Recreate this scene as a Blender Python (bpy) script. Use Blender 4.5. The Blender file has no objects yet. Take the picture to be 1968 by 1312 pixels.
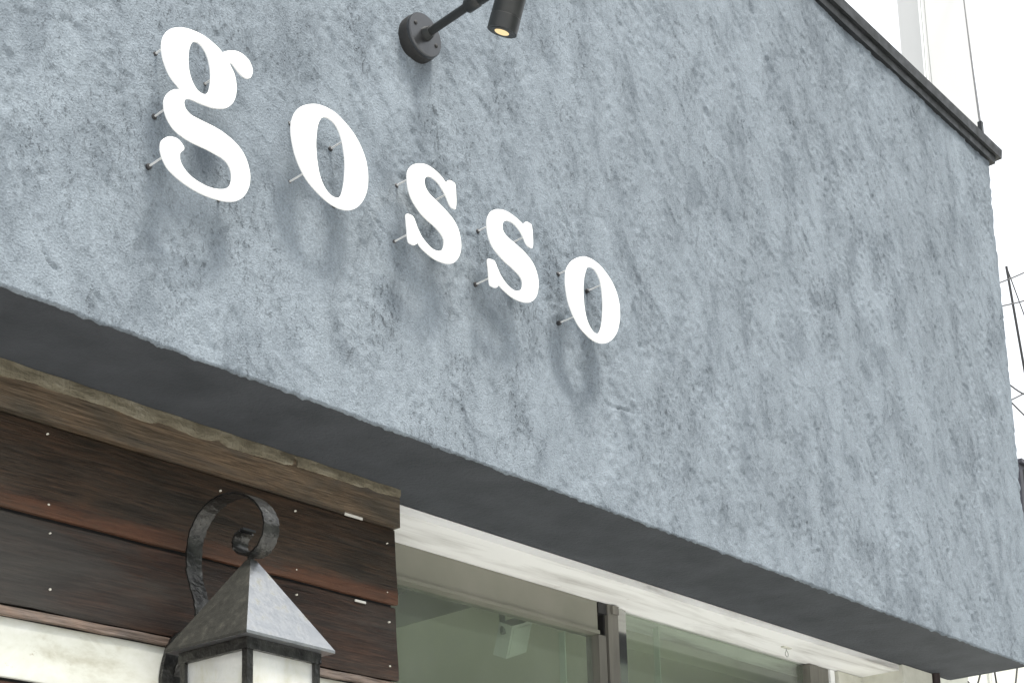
import bpy, bmesh, math, random
import numpy as np
from mathutils import Vector, Matrix

random.seed(7)
scene = bpy.context.scene
R = math.radians

# ---------------------------------------------------------------- camera
cam = bpy.data.cameras.new('camera')
cam.sensor_width = 36.0
cam.lens = 2862.5 / 1968 * 36.0
cam.shift_y = (1404.77 - 656) / 1968
cam.clip_start = 0.02
cam.clip_end = 2000
camo = bpy.data.objects.new('camera', cam)
scene.collection.objects.link(camo)
_yaw, _pitch, _roll = 0.843495, 0.187090, -0.028221
_f = Vector((math.sin(_yaw) * math.cos(_pitch), math.cos(_yaw) * math.cos(_pitch), math.sin(_pitch)))
_r0 = Vector((math.cos(_yaw), -math.sin(_yaw), 0))
_u0 = _r0.cross(_f)
_r = _r0 * math.cos(_roll) + _u0 * math.sin(_roll)
_u = -_r0 * math.sin(_roll) + _u0 * math.cos(_roll)
_m = Matrix((_r, _u, -_f)).transposed().to_4x4()
_m.translation = Vector((0, -2.0, 1.55))
camo.matrix_world = _m
scene.camera = camo

# ---------------------------------------------------------------- overcast sky and soft sun
SUN_EL = R(63.5)
world = bpy.data.worlds.new('World')
scene.world = world
world.use_nodes = True
wn = world.node_tree
for n in list(wn.nodes):
    wn.nodes.remove(n)
sky = wn.nodes.new('ShaderNodeTexSky')
sky.sky_type = 'NISHITA'
sky.sun_disc = False
sky.sun_elevation = SUN_EL
sky.sun_rotation = R(177)
sky.dust_density = 6.0
sky.air_density = 1.0
hsv = wn.nodes.new('ShaderNodeHueSaturation')      # cloud cover takes most of the blue out
hsv.inputs['Saturation'].default_value = 0.3
bg = wn.nodes.new('ShaderNodeBackground')
bg.inputs['Strength'].default_value = 0.15
wo = wn.nodes.new('ShaderNodeOutputWorld')
wn.links.new(sky.outputs[0], hsv.inputs['Color'])
cloud = wn.nodes.new('ShaderNodeMix')             # an even layer of bright cloud over the blue sky
cloud.data_type = 'RGBA'
cloud.inputs[0].default_value = 0.82
cloud.inputs[7].default_value = (3.0, 3.1, 3.2, 1)
wn.links.new(hsv.outputs[0], cloud.inputs[6])
wn.links.new(cloud.outputs[2], bg.inputs['Color'])
wn.links.new(bg.outputs[0], wo.inputs['Surface'])

sun = bpy.data.lights.new('sun', 'SUN')
sun.energy = 1.5
sun.angle = R(12)
sun.color = (1.0, 0.95, 0.87)
suno = bpy.data.objects.new('sun', sun)
scene.collection.objects.link(suno)
_d = Vector((0.03, math.cos(SUN_EL), -math.sin(SUN_EL)))
suno.rotation_euler = _d.to_track_quat('-Z', 'Y').to_euler()
suno.location = (0, -6, 12)

scene.view_settings.view_transform = 'Standard'
scene.view_settings.look = 'None'
scene.view_settings.exposure = 1.7
scene.view_settings.gamma = 1.0
scene.view_settings.use_curve_mapping = False

# ---------------------------------------------------------------- measured positions (metres)
N1 = [(1.316, 2.575), (1.322, 2.446), (1.879, 2.568), (1.881, 2.444), (2.135, 2.556), (2.133, 2.446), (1.691, 2.564)]
N2 = [(1.327, 2.395), (1.33, 2.294), (1.882, 2.392), (2.138, 2.381), (2.138, 2.284)]
CHIPS = [(2.013, 2.063, 2.5905, 2.5975, 0.2435), (2.041, 2.071, 2.408, 2.414, 0.2445)]
LAMP = (2.936, 0.6, 2.552)
PYLON = (11.291, 12.374, 3.0)
PYD = 0.198
CAB0 = (5.014, 0.02, 4.786)
CAB1 = (12.207, 2.97, 11.055)
NEIGH = (6.667, 1.0, 3.83)
NPIPE = 6.892
NCAB = [((5.907, 0.6, 2.912), (6.554, 0.95, 3.025)), ((6.046, 0.6, 2.943), (6.081, 0.6, 2.858)), ((6.293, 0.6, 3.0), (6.184, 0.6, 2.873))]
DARK = (20.098, 6.0, 9.104999999999999)
MAST = [(23.618, 7.0, 9.812), (22.864, 7.0, 13.579)]
GUYS = [((22.914, 7.0, 13.522), (24.666, 7.0, 11.448))]
WIRES = [((18.017, 5.5, 10.837), (22.74, 5.5, 13.633)), ((17.958, 5.5, 10.533), (22.536, 5.5, 12.853)), ((18.133, 5.5, 9.823), (20.017, 5.5, 9.876)), ((18.171, 5.5, 9.226), (21.711, 5.5, 11.285)), ((18.323, 5.5, 9.573), (20.843, 5.5, 9.417))]
CRACKS = [[(1.138, 2.788), (1.159, 2.754), (1.175, 2.739), (1.191, 2.725)], [(1.847, 3.146), (1.867, 3.118), (1.889, 3.101), (1.917, 3.092)], [(1.35, 2.835), (1.379, 2.808), (1.404, 2.783), (1.434, 2.754)], [(1.542, 2.945), (1.554, 2.924), (1.562, 2.894)], [(1.438, 2.722), (1.46, 2.703), (1.479, 2.683)], [(2.596, 2.961), (2.62, 2.943), (2.67, 2.947), (2.763, 2.96)], [(4.816, 4.107), (4.823, 4.08), (4.832, 4.056)], [(3.55, 3.779), (3.591, 3.754), (3.629, 3.711)]]
# outlines of the letters and their pin positions, tenths of a millimetre on the wall plane (x, z)
LETTERS = {
 'g': ([[(13584,32382),(13732,32442),(13912,32480),(14094,32491),(14278,32460),(14434,32405),(14504,32364),(14589,32435),(14699,32505),(14841,32556),(14969,32556),(15082,32513),(15147,32438),(15180,32340),(15164,32246),(15124,32169),(15052,32127),(14956,32129),(14860,32167),(14780,32227),(14717,32259),(14670,32256),(14662,32224),(14718,32153),(14774,32068),(14806,31957),(14823,31824),(14809,31676),(14770,31545),(14709,31439),(14616,31339),(14508,31270),(14354,31209),(14202,31175),(14036,31154),(13901,31145),(13812,31129),(13739,31081),(13710,31013),(13726,30939),(13751,30897),(13861,30842),(14019,30836),(14178,30838),(14371,30840),(14550,30821),(14714,30779),(14863,30714),(14981,30620),(15065,30496),(15120,30343),(15137,30219),(15122,30066),(15069,29912),(14987,29775),(14872,29662),(14741,29583),(14579,29526),(14386,29488),(14164,29466),(13959,29472),(13757,29505),(13572,29559),(13418,29632),(13325,29730),(13271,29831),(13246,29946),(13259,30063),(13318,30152),(13407,30225),(13514,30262),(13606,30262),(13684,30212),(13723,30159),(13709,30103),(13656,30044),(13638,29980),(13650,29887),(13706,29799),(13800,29727),(13925,29676),(14067,29652),(14225,29648),(14384,29677),(14528,29727),(14625,29789),(14698,29878),(14729,29985),(14733,30088),(14711,30180),(14653,30271),(14555,30322),(14425,30337),(14280,30344),(14121,30345),(13947,30338),(13790,30346),(13635,30374),(13511,30423),(13418,30500),(13355,30591),(13315,30692),(13303,30766),(13307,30861),(13338,30963),(13402,31061),(13488,31143),(13575,31194),(13648,31220),(13603,31246),(13529,31292),(13440,31356),(13366,31442),(13306,31547),(13260,31673),(13236,31810),(13243,31949),(13282,32078),(13352,32196),(13453,32297)],[(13915,32280),(14020,32293),(14105,32245),(14174,32162),(14222,32046),(14254,31909),(14264,31747),(14250,31588),(14214,31453),(14154,31378),(14078,31356),(13988,31371),(13912,31437),(13851,31531),(13809,31647),(13787,31787),(13785,31937),(13802,32084),(13848,32211)]],
   [(13530,32145),(13533,30939),(13447,29960),(14575,32066),(14887,29934)]),
 'o1': ([[(16622,32362),(16794,32418),(16990,32441),(17187,32424),(17363,32359),(17541,32266),(17697,32143),(17831,31981),(17931,31784),(17979,31564),(17983,31344),(17946,31126),(17864,30926),(17749,30751),(17613,30622),(17457,30536),(17281,30489),(17085,30485),(16870,30530),(16658,30618),(16468,30732),(16312,30894),(16187,31104),(16115,31319),(16074,31547),(16090,31750),(16157,31950),(16272,32121),(16430,32253)],[(16880,32211),(17010,32241),(17141,32201),(17240,32109),(17316,31961),(17369,31756),(17396,31530),(17394,31292),(17369,31064),(17317,30843),(17261,30729),(17184,30675),(17076,30660),(16957,30700),(16850,30797),(16765,30949),(16713,31140),(16682,31359),(16672,31570),(16688,31793),(16728,31992),(16793,32130)]],
   [(16536,32196),(16537,30985),(17578,32140),(17637,30946)]),
 's1': ([[(19364,32336),(19559,32408),(19730,32416),(19901,32386),(20048,32325),(20170,32244),(20223,32333),(20299,32366),(20424,32352),(20445,32207),(20450,31940),(20427,31777),(20307,31775),(20234,31841),(20174,31940),(20090,32038),(19969,32139),(19847,32191),(19712,32196),(19602,32152),(19539,32069),(19532,31971),(19583,31871),(19678,31798),(19835,31741),(20006,31680),(20202,31599),(20374,31498),(20495,31347),(20553,31160),(20565,30993),(20530,30828),(20450,30674),(20321,30540),(20170,30468),(19972,30430),(19777,30426),(19561,30473),(19395,30538),(19314,30607),(19253,30528),(19193,30499),(19076,30505),(19038,30581),(19023,30777),(19000,31061),(19065,31110),(19194,31104),(19263,31002),(19332,30882),(19424,30771),(19566,30678),(19709,30623),(19855,30627),(19979,30681),(20050,30774),(20071,30914),(20037,31013),(19941,31087),(19796,31151),(19603,31204),(19412,31285),(19248,31404),(19133,31541),(19070,31719),(19051,31915),(19085,32079),(19195,32229)]],
   [(19339,32099),(19258,30836),(20341,32145),(20357,30939)]),
 's2': ([[(21721,32307),(21924,32368),(22127,32377),(22331,32348),(22471,32312),(22561,32292),(22616,32371),(22696,32403),(22822,32397),(22847,32256),(22855,31978),(22827,31836),(22697,31841),(22621,31886),(22560,31974),(22473,32070),(22348,32151),(22196,32192),(22043,32176),(21927,32111),(21867,32013),(21868,31903),(21940,31821),(22052,31774),(22203,31741),(22405,31690),(22609,31621),(22787,31521),(22911,31382),(22982,31203),(22992,31039),(22951,30838),(22865,30678),(22716,30541),(22558,30475),(22351,30435),(22123,30438),(21900,30493),(21777,30539),(21691,30571),(21639,30488),(21576,30457),(21442,30461),(21407,30529),(21392,30774),(21371,31009),(21439,31053),(21586,31055),(21668,30932),(21763,30805),(21908,30695),(22056,30632),(22207,30618),(22335,30661),(22442,30755),(22473,30885),(22439,30983),(22327,31061),(22152,31123),(21952,31176),(21731,31264),(21537,31389),(21421,31579),(21385,31801),(21406,31973),(21491,32135),(21594,32236)]],
   [(21763,32061),(21655,30786),(22770,32150),(22806,30950)]),
 'o2': ([[(24589,32317),(24809,32370),(25028,32369),(25246,32321),(25462,32214),(25650,32077),(25793,31884),(25877,31650),(25893,31373),(25858,31155),(25772,30919),(25647,30728),(25468,30557),(25266,30438),(25043,30378),(24826,30378),(24588,30443),(24355,30563),(24167,30751),(24023,30989),(23948,31287),(23940,31537),(23987,31773),(24116,31976),(24312,32161)],[(24823,32152),(24988,32168),(25121,32087),(25209,31952),(25253,31762),(25271,31527),(25264,31283),(25236,31051),(25181,30828),(25102,30664),(25001,30580),(24879,30578),(24761,30648),(24661,30778),(24592,30972),(24558,31216),(24554,31471),(24588,31741),(24664,31972),(24724,32087)]],
   [(24453,32070),(24447,30878),(25527,32049),(25574,30889)]),
}

# ---------------------------------------------------------------- helpers
def link(o):
    scene.collection.objects.link(o)
    return o


def tag(o, label=None, cat=None, group=None, kind=None):
    if label: o['label'] = label
    if cat: o['category'] = cat
    if group: o['group'] = group
    if kind: o['kind'] = kind
    return o


def empty(name, loc=(0, 0, 0)):
    o = bpy.data.objects.new(name, None)
    o.empty_display_size = 0.05
    o.location = loc
    return link(o)


def root_loc(o):
    v = Vector((0, 0, 0))
    while o is not None:
        v += o.location
        o = o.parent
    return v


def obj(name, bm, mat, parent=None, smooth=False, bevel=0.0, origin=None):
    """bm is written in world coordinates; it is moved to its own origin and parented."""
    if bevel > 0:
        es = [e for e in bm.edges if len(e.link_faces) == 2 and e.calc_face_angle(0) > 0.6]
        bmesh.ops.bevel(bm, geom=es, offset=bevel, segments=2, affect='EDGES', profile=0.6)
    bmesh.ops.recalc_face_normals(bm, faces=bm.faces)
    me = bpy.data.meshes.new(name)
    if origin is None:
        vs = [v.co for v in bm.verts]
        lo = [min(v[i] for v in vs) for i in range(3)]
        hi = [max(v[i] for v in vs) for i in range(3)]
        origin = Vector(((lo[0] + hi[0]) / 2, (lo[1] + hi[1]) / 2, lo[2]))
    else:
        origin = Vector(origin)
    bmesh.ops.translate(bm, verts=bm.verts, vec=-origin)
    bm.to_mesh(me)
    bm.free()
    if smooth:
        for p in me.polygons:
            p.use_smooth = True
        try:
            me.set_sharp_from_angle(angle=R(40))
        except Exception:
            pass
    me.materials.append(mat)
    o = bpy.data.objects.new(name, me)
    o.location = origin - (root_loc(parent) if parent else Vector((0, 0, 0)))
    o.parent = parent
    return link(o)


def box(bm, x0, x1, y0, y1, z0, z1, M=None):
    vs = [bm.verts.new(Vector((x, y, z))) for x in (x0, x1) for y in (y0, y1) for z in (z0, z1)]
    if M is not None:
        for v in vs:
            v.co = M @ v.co
    for f in ((0, 1, 3, 2), (4, 6, 7, 5), (0, 4, 5, 1), (2, 3, 7, 6), (0, 2, 6, 4), (1, 5, 7, 3)):
        bm.faces.new([vs[i] for i in f])
    return vs


def B(*a, M=None):
    bm = bmesh.new()
    box(bm, *a, M=M)
    return bm


def frame_of(d):
    d = d.normalized()
    a = Vector((0, 0, 1)) if abs(d.z) < 0.9 else Vector((1, 0, 0))
    u = d.cross(a).normalized()
    return u, d.cross(u).normalized()


def tube(bm, pts, rad, seg=10, caps=True):
    pts = [Vector(p) for p in pts]
    rs = rad if isinstance(rad, (list, tuple)) else [rad] * len(pts)
    rings = []
    u = None
    for i, p in enumerate(pts):
        d = (pts[min(i + 1, len(pts) - 1)] - pts[max(i - 1, 0)])
        d.normalize()
        if u is None:
            u, v = frame_of(d)
        else:
            u = (u - d * u.dot(d)).normalized()
            v = d.cross(u)
        rings.append([bm.verts.new(p + (u * math.cos(t) + v * math.sin(t)) * rs[i])
                      for t in [2 * math.pi * k / seg for k in range(seg)]])
    for a, b in zip(rings, rings[1:]):
        for k in range(seg):
            bm.faces.new((a[k], a[(k + 1) % seg], b[(k + 1) % seg], b[k]))
    if caps:
        bm.faces.new(rings[0][::-1])
        bm.faces.new(rings[-1])
    return bm


def TB(pts, rad, seg=10):
    return tube(bmesh.new(), pts, rad, seg)


def lathe(bm, p0, axis, prof, seg=28):
    """prof: list of (distance along axis, radius)"""
    p0 = Vector(p0)
    a = Vector(axis).normalized()
    return tube(bm, [p0 + a * t for t, r in prof], [r for t, r in prof], seg) if False else _lathe(bm, p0, a, prof, seg)


def _lathe(bm, p0, a, prof, seg):
    u, v = frame_of(a)
    rings = []
    for t, r in prof:
        rings.append([bm.verts.new(p0 + a * t + (u * math.cos(k * 2 * math.pi / seg) + v * math.sin(k * 2 * math.pi / seg)) * max(r, 1e-4))
                      for k in range(seg)])
    for A, Bq in zip(rings, rings[1:]):
        for k in range(seg):
            bm.faces.new((A[k], A[(k + 1) % seg], Bq[(k + 1) % seg], Bq[k]))
    bm.faces.new(rings[0][::-1])
    bm.faces.new(rings[-1])
    return bm


def catmull(pts, n=6, closed=False, corner=None):
    out = []
    N = len(pts)
    P = [np.array(p, float) for p in pts]
    isc = [False] * N
    if corner is not None:
        for i in range(N):
            a = P[i] - P[i - 1]
            b = P[(i + 1) % N] - P[i]
            c = float(a @ b) / (np.linalg.norm(a) * np.linalg.norm(b) + 1e-9)
            isc[i] = c < corner
    rng = range(N if closed else N - 1)
    for i in rng:
        p1, p2 = P[i], P[(i + 1) % N]
        p0 = P[i - 1] if (closed or i > 0) else p1
        p3 = P[(i + 2) % N] if (closed or i + 2 < N) else p2
        if isc[i]: p0 = p1 - (p2 - p1)
        if isc[(i + 1) % N]: p3 = p2 + (p2 - p1)
        # centripetal-ish: limit tangents by the chord
        ch = np.linalg.norm(p2 - p1)
        m1 = (p2 - p0) / 2
        m2 = (p3 - p1) / 2
        for m in (m1, m2):
            l = np.linalg.norm(m)
            if l > 1.3 * ch: m *= 1.3 * ch / l
        for k in range(n):
            t = k / n
            h = (2*t**3 - 3*t**2 + 1) * p1 + (t**3 - 2*t**2 + t) * m1 + (-2*t**3 + 3*t**2) * p2 + (t**3 - t**2) * m2
            out.append(h)
    if not closed:
        out.append(P[-1])
    return out


# ---------------------------------------------------------------- materials
def mat(name, col, rough=0.6, metal=0.0, spec=None):
    m = bpy.data.materials.new(name)
    m.use_nodes = True
    nt = m.node_tree
    b = nt.nodes['Principled BSDF']
    b.inputs['Base Color'].default_value = (*col, 1)
    b.inputs['Roughness'].default_value = rough
    b.inputs['Metallic'].default_value = metal
    if spec is not None:
        b.inputs['Specular IOR Level'].default_value = spec
    return m, nt, b


def node(nt, t, **kw):
    n = nt.nodes.new(t)
    for k, v in kw.items():
        if hasattr(n, k):
            setattr(n, k, v)
        else:
            n.inputs[k.replace('_', ' ')].default_value = v
    return n


def coords(nt, scale=(1, 1, 1), rot=(0, 0, 0), loc=(0, 0, 0), space='world'):
    if space == 'world':
        g = nt.nodes.new('ShaderNodeNewGeometry').outputs['Position']
    else:
        g = nt.nodes.new('ShaderNodeTexCoord').outputs['Object']
    mp = nt.nodes.new('ShaderNodeMapping')
    mp.inputs['Scale'].default_value = scale
    mp.inputs['Rotation'].default_value = rot
    mp.inputs['Location'].default_value = loc
    nt.links.new(g, mp.inputs['Vector'])
    return mp.outputs[0]


def noise(nt, vec, scale, detail=4, rough=0.55, dist=0.0):
    n = node(nt, 'ShaderNodeTexNoise', Scale=scale, Detail=detail, Roughness=rough, Distortion=dist)
    nt.links.new(vec, n.inputs['Vector'])
    return n.outputs['Fac']


def ramp(nt, fac, stops):
    r = nt.nodes.new('ShaderNodeValToRGB')
    e = r.color_ramp.elements
    while len(e) < len(stops):
        e.new(0.5)
    for i, (p, c) in enumerate(stops):
        e[i].position = p
        e[i].color = (*c, 1) if len(c) == 3 else c
    nt.links.new(fac, r.inputs[0])
    return r.outputs[0]


def G(v):
    return (v, v, v)


def mix(nt, fac, a, b, blend='MIX'):
    m = nt.nodes.new('ShaderNodeMix')
    m.data_type = 'RGBA'
    m.blend_type = blend
    for s, v in ((0, fac), (6, a), (7, b)):
        if hasattr(v, 'type') and hasattr(v, 'is_linked'):
            nt.links.new(v, m.inputs[s])
        elif isinstance(v, (int, float)):
            m.inputs[s].default_value = v
        else:
            m.inputs[s].default_value = (*v, 1)
    return m.outputs[2]


def math_(nt, op, a, b=None, clamp=False):
    m = nt.nodes.new('ShaderNodeMath')
    m.operation = op
    m.use_clamp = clamp
    for i, v in enumerate((a, b)):
        if v is None: continue
        if isinstance(v, (int, float)): m.inputs[i].default_value = v
        else: nt.links.new(v, m.inputs[i])
    return m.outputs[0]


def bump(nt, b, h, strength=0.5, dist=0.01, normal=None):
    n = node(nt, 'ShaderNodeBump', Strength=strength, Distance=dist)
    nt.links.new(h, n.inputs['Height'])
    if normal is not None:
        nt.links.new(normal, n.inputs['Normal'])
    nt.links.new(n.outputs[0], b.inputs['Normal'])
    return n.outputs[0]


def setc(nt, b, sock, name='Base Color'):
    nt.links.new(sock, b.inputs[name])


# blue-grey trowelled render: a thin light float coat over a darker gritty one
M_STUCCO, nt, b = mat('blue_grey_render', (.16, .19, .21), .95, spec=.12)
wv = coords(nt, scale=(1.4, 1, .78), rot=(0, R(-32), 0))
film = noise(nt, wv, 6.0, 8, .70, .3)
vf = coords(nt, scale=(1.3, 1, .75), rot=(0, R(-34), 0))
grit = noise(nt, vf, 105, 3, .72, .2)
scr = noise(nt, coords(nt, scale=(2.2, 1, .55), rot=(0, R(-36), 0)), 30, 4, .7, .4)
fine = noise(nt, coords(nt), 260, 2, .6)
cl = noise(nt, coords(nt, scale=(1, 1, .7), loc=(3, 3, 9)), 1.8, 3, .55)
clus = noise(nt, coords(nt, scale=(1.3, 1, .75), rot=(0, R(-30), 0), loc=(4, 0, 7)), 5.0, 4, .6, .2)
f1 = ramp(nt, film, [(.40, G(0)), (.46, G(.45)), (.54, G(.75)), (.62, G(1))])
c = mix(nt, f1, (.145, .170, .194), (.208, .241, .271))
c = mix(nt, ramp(nt, cl, [(.36, G(0)), (.64, G(1))]), mix(nt, 1.0, c, (.94, .94, .94), 'MULTIPLY'), mix(nt, 1.0, c, (1.06, 1.06, 1.06), 'MULTIPLY'))
c = mix(nt, ramp(nt, fine, [(.30, G(1)), (.70, G(0))]), mix(nt, 1.0, c, (1.17, 1.17, 1.17), 'MULTIPLY'), mix(nt, 1.0, c, (.80, .80, .80), 'MULTIPLY'))
cm = ramp(nt, clus, [(.38, G(1)), (.55, G(.22))])
rgh = math_(nt, 'MULTIPLY', math_(nt, 'SUBTRACT', 1.0, math_(nt, 'MULTIPLY', f1, .6)), cm)
pit = math_(nt, 'MULTIPLY', ramp(nt, grit, [(.32, G(1)), (.43, G(0))]), rgh)
sc2 = math_(nt, 'MULTIPLY', ramp(nt, scr, [(.28, G(1)), (.37, G(0))]), rgh)
c = mix(nt, math_(nt, 'MULTIPLY', pit, .52), c, (.045, .050, .058))
c = mix(nt, math_(nt, 'MULTIPLY', sc2, .32), c, (.05, .055, .064))
setc(nt, b, c)
hh = math_(nt, 'ADD', math_(nt, 'MULTIPLY', fine, .45), math_(nt, 'MULTIPLY', f1, .3))
hh = math_(nt, 'SUBTRACT', hh, math_(nt, 'ADD', math_(nt, 'MULTIPLY', pit, .5), math_(nt, 'MULTIPLY', sc2, .5)))
bump(nt, b, hh, 1.0, .0065)

M_SOFFIT, nt, b = mat('charcoal_soffit_paint', (.078, .083, .088), .85, spec=.25)
f = noise(nt, coords(nt), 9, 5, .6)
setc(nt, b, ramp(nt, f, [(.3, (.042, .047, .053)), (.7, (.062, .068, .076))]))
bump(nt, b, noise(nt, coords(nt), 90, 4, .7), .6, .005)

M_COPING, nt, b = mat('dark_coping_metal', (.035, .038, .04), .42, .3)
f = noise(nt, coords(nt), 14, 5, .6)
setc(nt, b, ramp(nt, f, [(.35, (.011, .013, .013)), (.7, (.024, .026, .028))]))
setc(nt, b, ramp(nt, noise(nt, coords(nt, loc=(3, 1, 2)), 30, 4), [(.3, G(.32)), (.7, G(.6))]), 'Roughness')

M_LETTER, nt, b = mat('white_enamel', (.86, .86, .85), .35, spec=.4)
M_PIN, nt, b = mat('white_painted_pin', (.72, .72, .71), .4, .2)
M_CAP, nt, b = mat('pin_collar', (.03, .03, .032), .5, .2)
M_BLACK, nt, b = mat('matt_black_metal', (.020, .022, .022), .42, .2)
bump(nt, b, noise(nt, coords(nt), 400, 2), .1, .001)
M_PLATE, nt, b = mat('grey_cast_plate', (.075, .078, .082), .30, .8)
M_GASKET, nt, b = mat('dark_rubber_gasket', (.012, .012, .012), .6)
M_LENS, nt, b = mat('lit_lens', (.25, .2, .12), .3)
b.inputs['Emission Color'].default_value = (1.0, .74, .36, 1)
b.inputs['Emission Strength'].default_value = .26

def wood(name, dark, midc, red, orange, z_lo=None, seed=0.0, rough=.55, grey=.55, fade=None):
    m, nt, b = mat(name, midc, rough, spec=.3)
    g = noise(nt, coords(nt, scale=(.9, 14, 16), loc=(seed, seed * 1.7, seed * .3)), 6, 6, .7, 1.1)
    g2 = noise(nt, coords(nt, scale=(3, 60, 70), loc=(seed, 0, seed)), 5, 3, .6, .4)
    blot = noise(nt, coords(nt, scale=(1.1, 3, 2.4), loc=(seed * 2, 0, seed)), 3.1, 6, .65, .6)
    c = ramp(nt, g, [(.32, dark), (.5, midc), (.70, red)])
    c = mix(nt, ramp(nt, g2, [(.40, G(.75)), (.52, G(0))]), c, mix(nt, 1.0, c, (.42, .40, .38), 'MULTIPLY'))
    c = mix(nt, ramp(nt, blot, [(.40, G(0)), (.62, G(.8))]), c, mix(nt, 1.0, c, (1.75, 1.4, 1.15), 'MULTIPLY'))
    gr = noise(nt, coords(nt, scale=(.8, 5, 5), loc=(9 + seed, 0, 2)), 2.7, 7, .72, .8)
    c = mix(nt, ramp(nt, gr, [(.46, G(0)), (.68, G(grey))]), c, (.060, .054, .046))
    if fade is not None:                       # sun-bleached grey towards the left end
        sp_ = nt.nodes.new('ShaderNodeSeparateXYZ')
        nt.links.new(nt.nodes.new('ShaderNodeNewGeometry').outputs['Position'], sp_.inputs[0])
        q = math_(nt, 'ADD', sp_.outputs[0], math_(nt, 'MULTIPLY', blot, .7))
        c = mix(nt, math_(nt, 'MULTIPLY', math_(nt, 'DIVIDE', math_(nt, 'SUBTRACT', fade, q), .35, True), .7), c, mix(nt, g, (.022, .021, .019), (.085, .082, .075)))
    if z_lo is not None:
        sep = nt.nodes.new('ShaderNodeSeparateXYZ')
        nt.links.new(nt.nodes.new('ShaderNodeNewGeometry').outputs['Position'], sep.inputs[0])
        wob = math_(nt, 'MULTIPLY', math_(nt, 'SUBTRACT', noise(nt, coords(nt, scale=(2.2, 1, 14)), 4, 6, .7), .5), .055)
        zz = math_(nt, 'ADD', sep.outputs[2], wob)
        band = math_(nt, 'SUBTRACT', 1.0, math_(nt, 'DIVIDE', math_(nt, 'SUBTRACT', zz, z_lo + .022), .016, True), True)
        band = math_(nt, 'MULTIPLY', band, ramp(nt, noise(nt, coords(nt, scale=(1.4, 1, 6), loc=(4, 2, 1)), 3.0, 6, .7), [(.33, G(.15)), (.55, G(1))]))
        oc = mix(nt, g, mix(nt, 1.0, orange, (.55, .5, .5), 'MULTIPLY'), mix(nt, 1.0, orange, (1.35, 1.4, 1.4), 'MULTIPLY'))
        c = mix(nt, math_(nt, 'MULTIPLY', band, .65), c, oc)
    setc(nt, b, c)
    setc(nt, b, ramp(nt, blot, [(.3, G(.40)), (.7, G(.70))]), 'Roughness')
    bump(nt, b, math_(nt, 'ADD', g, math_(nt, 'MULTIPLY', g2, .5)), .5, .004)
    return m

WD = ((.011, .0095, .0075), (.025, .019, .0135), (.044, .030, .021))
M_WOOD1 = wood('brown_board_upper', *WD, (.105, .042, .021), z_lo=2.423, seed=1.3, grey=.35)
M_WOOD2 = wood('brown_board_lower', (.013, .010, .0085), (.028, .0185, .014), (.050, .030, .022), (.08, .035, .02), seed=5.1, fade=1.95)
M_WOOD4 = wood('brown_board_bottom', (.03, .02, .016), (.07, .036, .024), (.11, .052, .034), (.12, .05, .03), seed=8.2)
M_BEAM = wood('weathered_beam', (.045, .037, .027), (.085, .070, .050), (.125, .105, .078), (.1, .08, .05), seed=3.4, rough=.8, grey=.85)
M_LIP = wood('pinkish_trim', (.09, .075, .066), (.14, .120, .108), (.21, .185, .168), (.2, .1, .08), seed=2.2, rough=.7, grey=.2)

M_FLAKE, nt, b = mat('flaking_olive_paint', (.24, .21, .12), .8, spec=.2)
f = noise(nt, coords(nt, scale=(1, 1, 2)), 16, 6, .65, .3)
setc(nt, b, ramp(nt, f, [(.32, (.085, .074, .052)), (.48, (.15, .133, .094)), (.60, (.19, .172, .127)), (.75, (.31, .29, .23))]))
bump(nt, b, f, 1.0, .012)

M_CREAM, nt, b = mat('cream_painted_board', (.66, .66, .55), .6, spec=.3)
f = noise(nt, coords(nt, scale=(1, 1, 1.6)), 9, 6, .65, .3)
c = ramp(nt, f, [(.33, (.38, .37, .30)), (.5, (.53, .54, .48)), (.7, (.61, .62, .58))])
sp = noise(nt, coords(nt, loc=(5, 0, 1)), 45, 5, .7)
c = mix(nt, ramp(nt, sp, [(.27, G(.8)), (.34, G(0))]), c, (.28, .24, .17))
setc(nt, b, c)
bump(nt, b, f, .25, .004)

M_NAIL, nt, b = mat('nail_head', (.62, .60, .52), .5, .1)
M_CHIP, nt, b = mat('bare_white_paint', (.55, .54, .50), .8)

M_LINTEL, nt, b = mat('white_painted_lintel', (.82, .82, .77), .6, spec=.3)
f = noise(nt, coords(nt, scale=(.7, 5, 5)), 2.2, 6, .62, .5)
c = ramp(nt, f, [(.33, (.40, .39, .37)), (.43, (.66, .66, .64)), (.56, (.83, .835, .82))])
f2 = noise(nt, coords(nt, loc=(2, 5, 1)), 24, 5, .7)
c = mix(nt, ramp(nt, f2, [(.26, G(.7)), (.33, G(0))]), c, (.42, .39, .33))
setc(nt, b, c)
bump(nt, b, f2, .15, .003)

M_CPLASTER, nt, b = mat('cream_column_plaster', (.60, .60, .52), .75, spec=.25)
f = noise(nt, coords(nt), 7, 6, .65)
setc(nt, b, ramp(nt, f, [(.3, (.47, .47, .40)), (.7, (.68, .68, .61))]))
bump(nt, b, f, .4, .01)

M_ALU, nt, b = mat('bronze_aluminium_frame', (.16, .16, .145), .5, .25)
f = noise(nt, coords(nt, scale=(8, 8, 1)), 6, 4)
setc(nt, b, ramp(nt, f, [(.3, (.12, .115, .10)), (.7, (.175, .168, .145))]))
M_BOX, nt, b = mat('olive_grey_shutter_box', (.28, .28, .225), .5, .1)
f = noise(nt, coords(nt, scale=(1, 1, 1)), 5, 4)
setc(nt, b, ramp(nt, f, [(.3, (.165, .167, .132)), (.7, (.205, .20, .165))]))
M_STEEL, nt, b = mat('bright_steel_jamb', (.45, .45, .43), .10, 1.0)
M_DARK, nt, b = mat('dark_rubber', (.015, .015, .015), .6)

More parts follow.
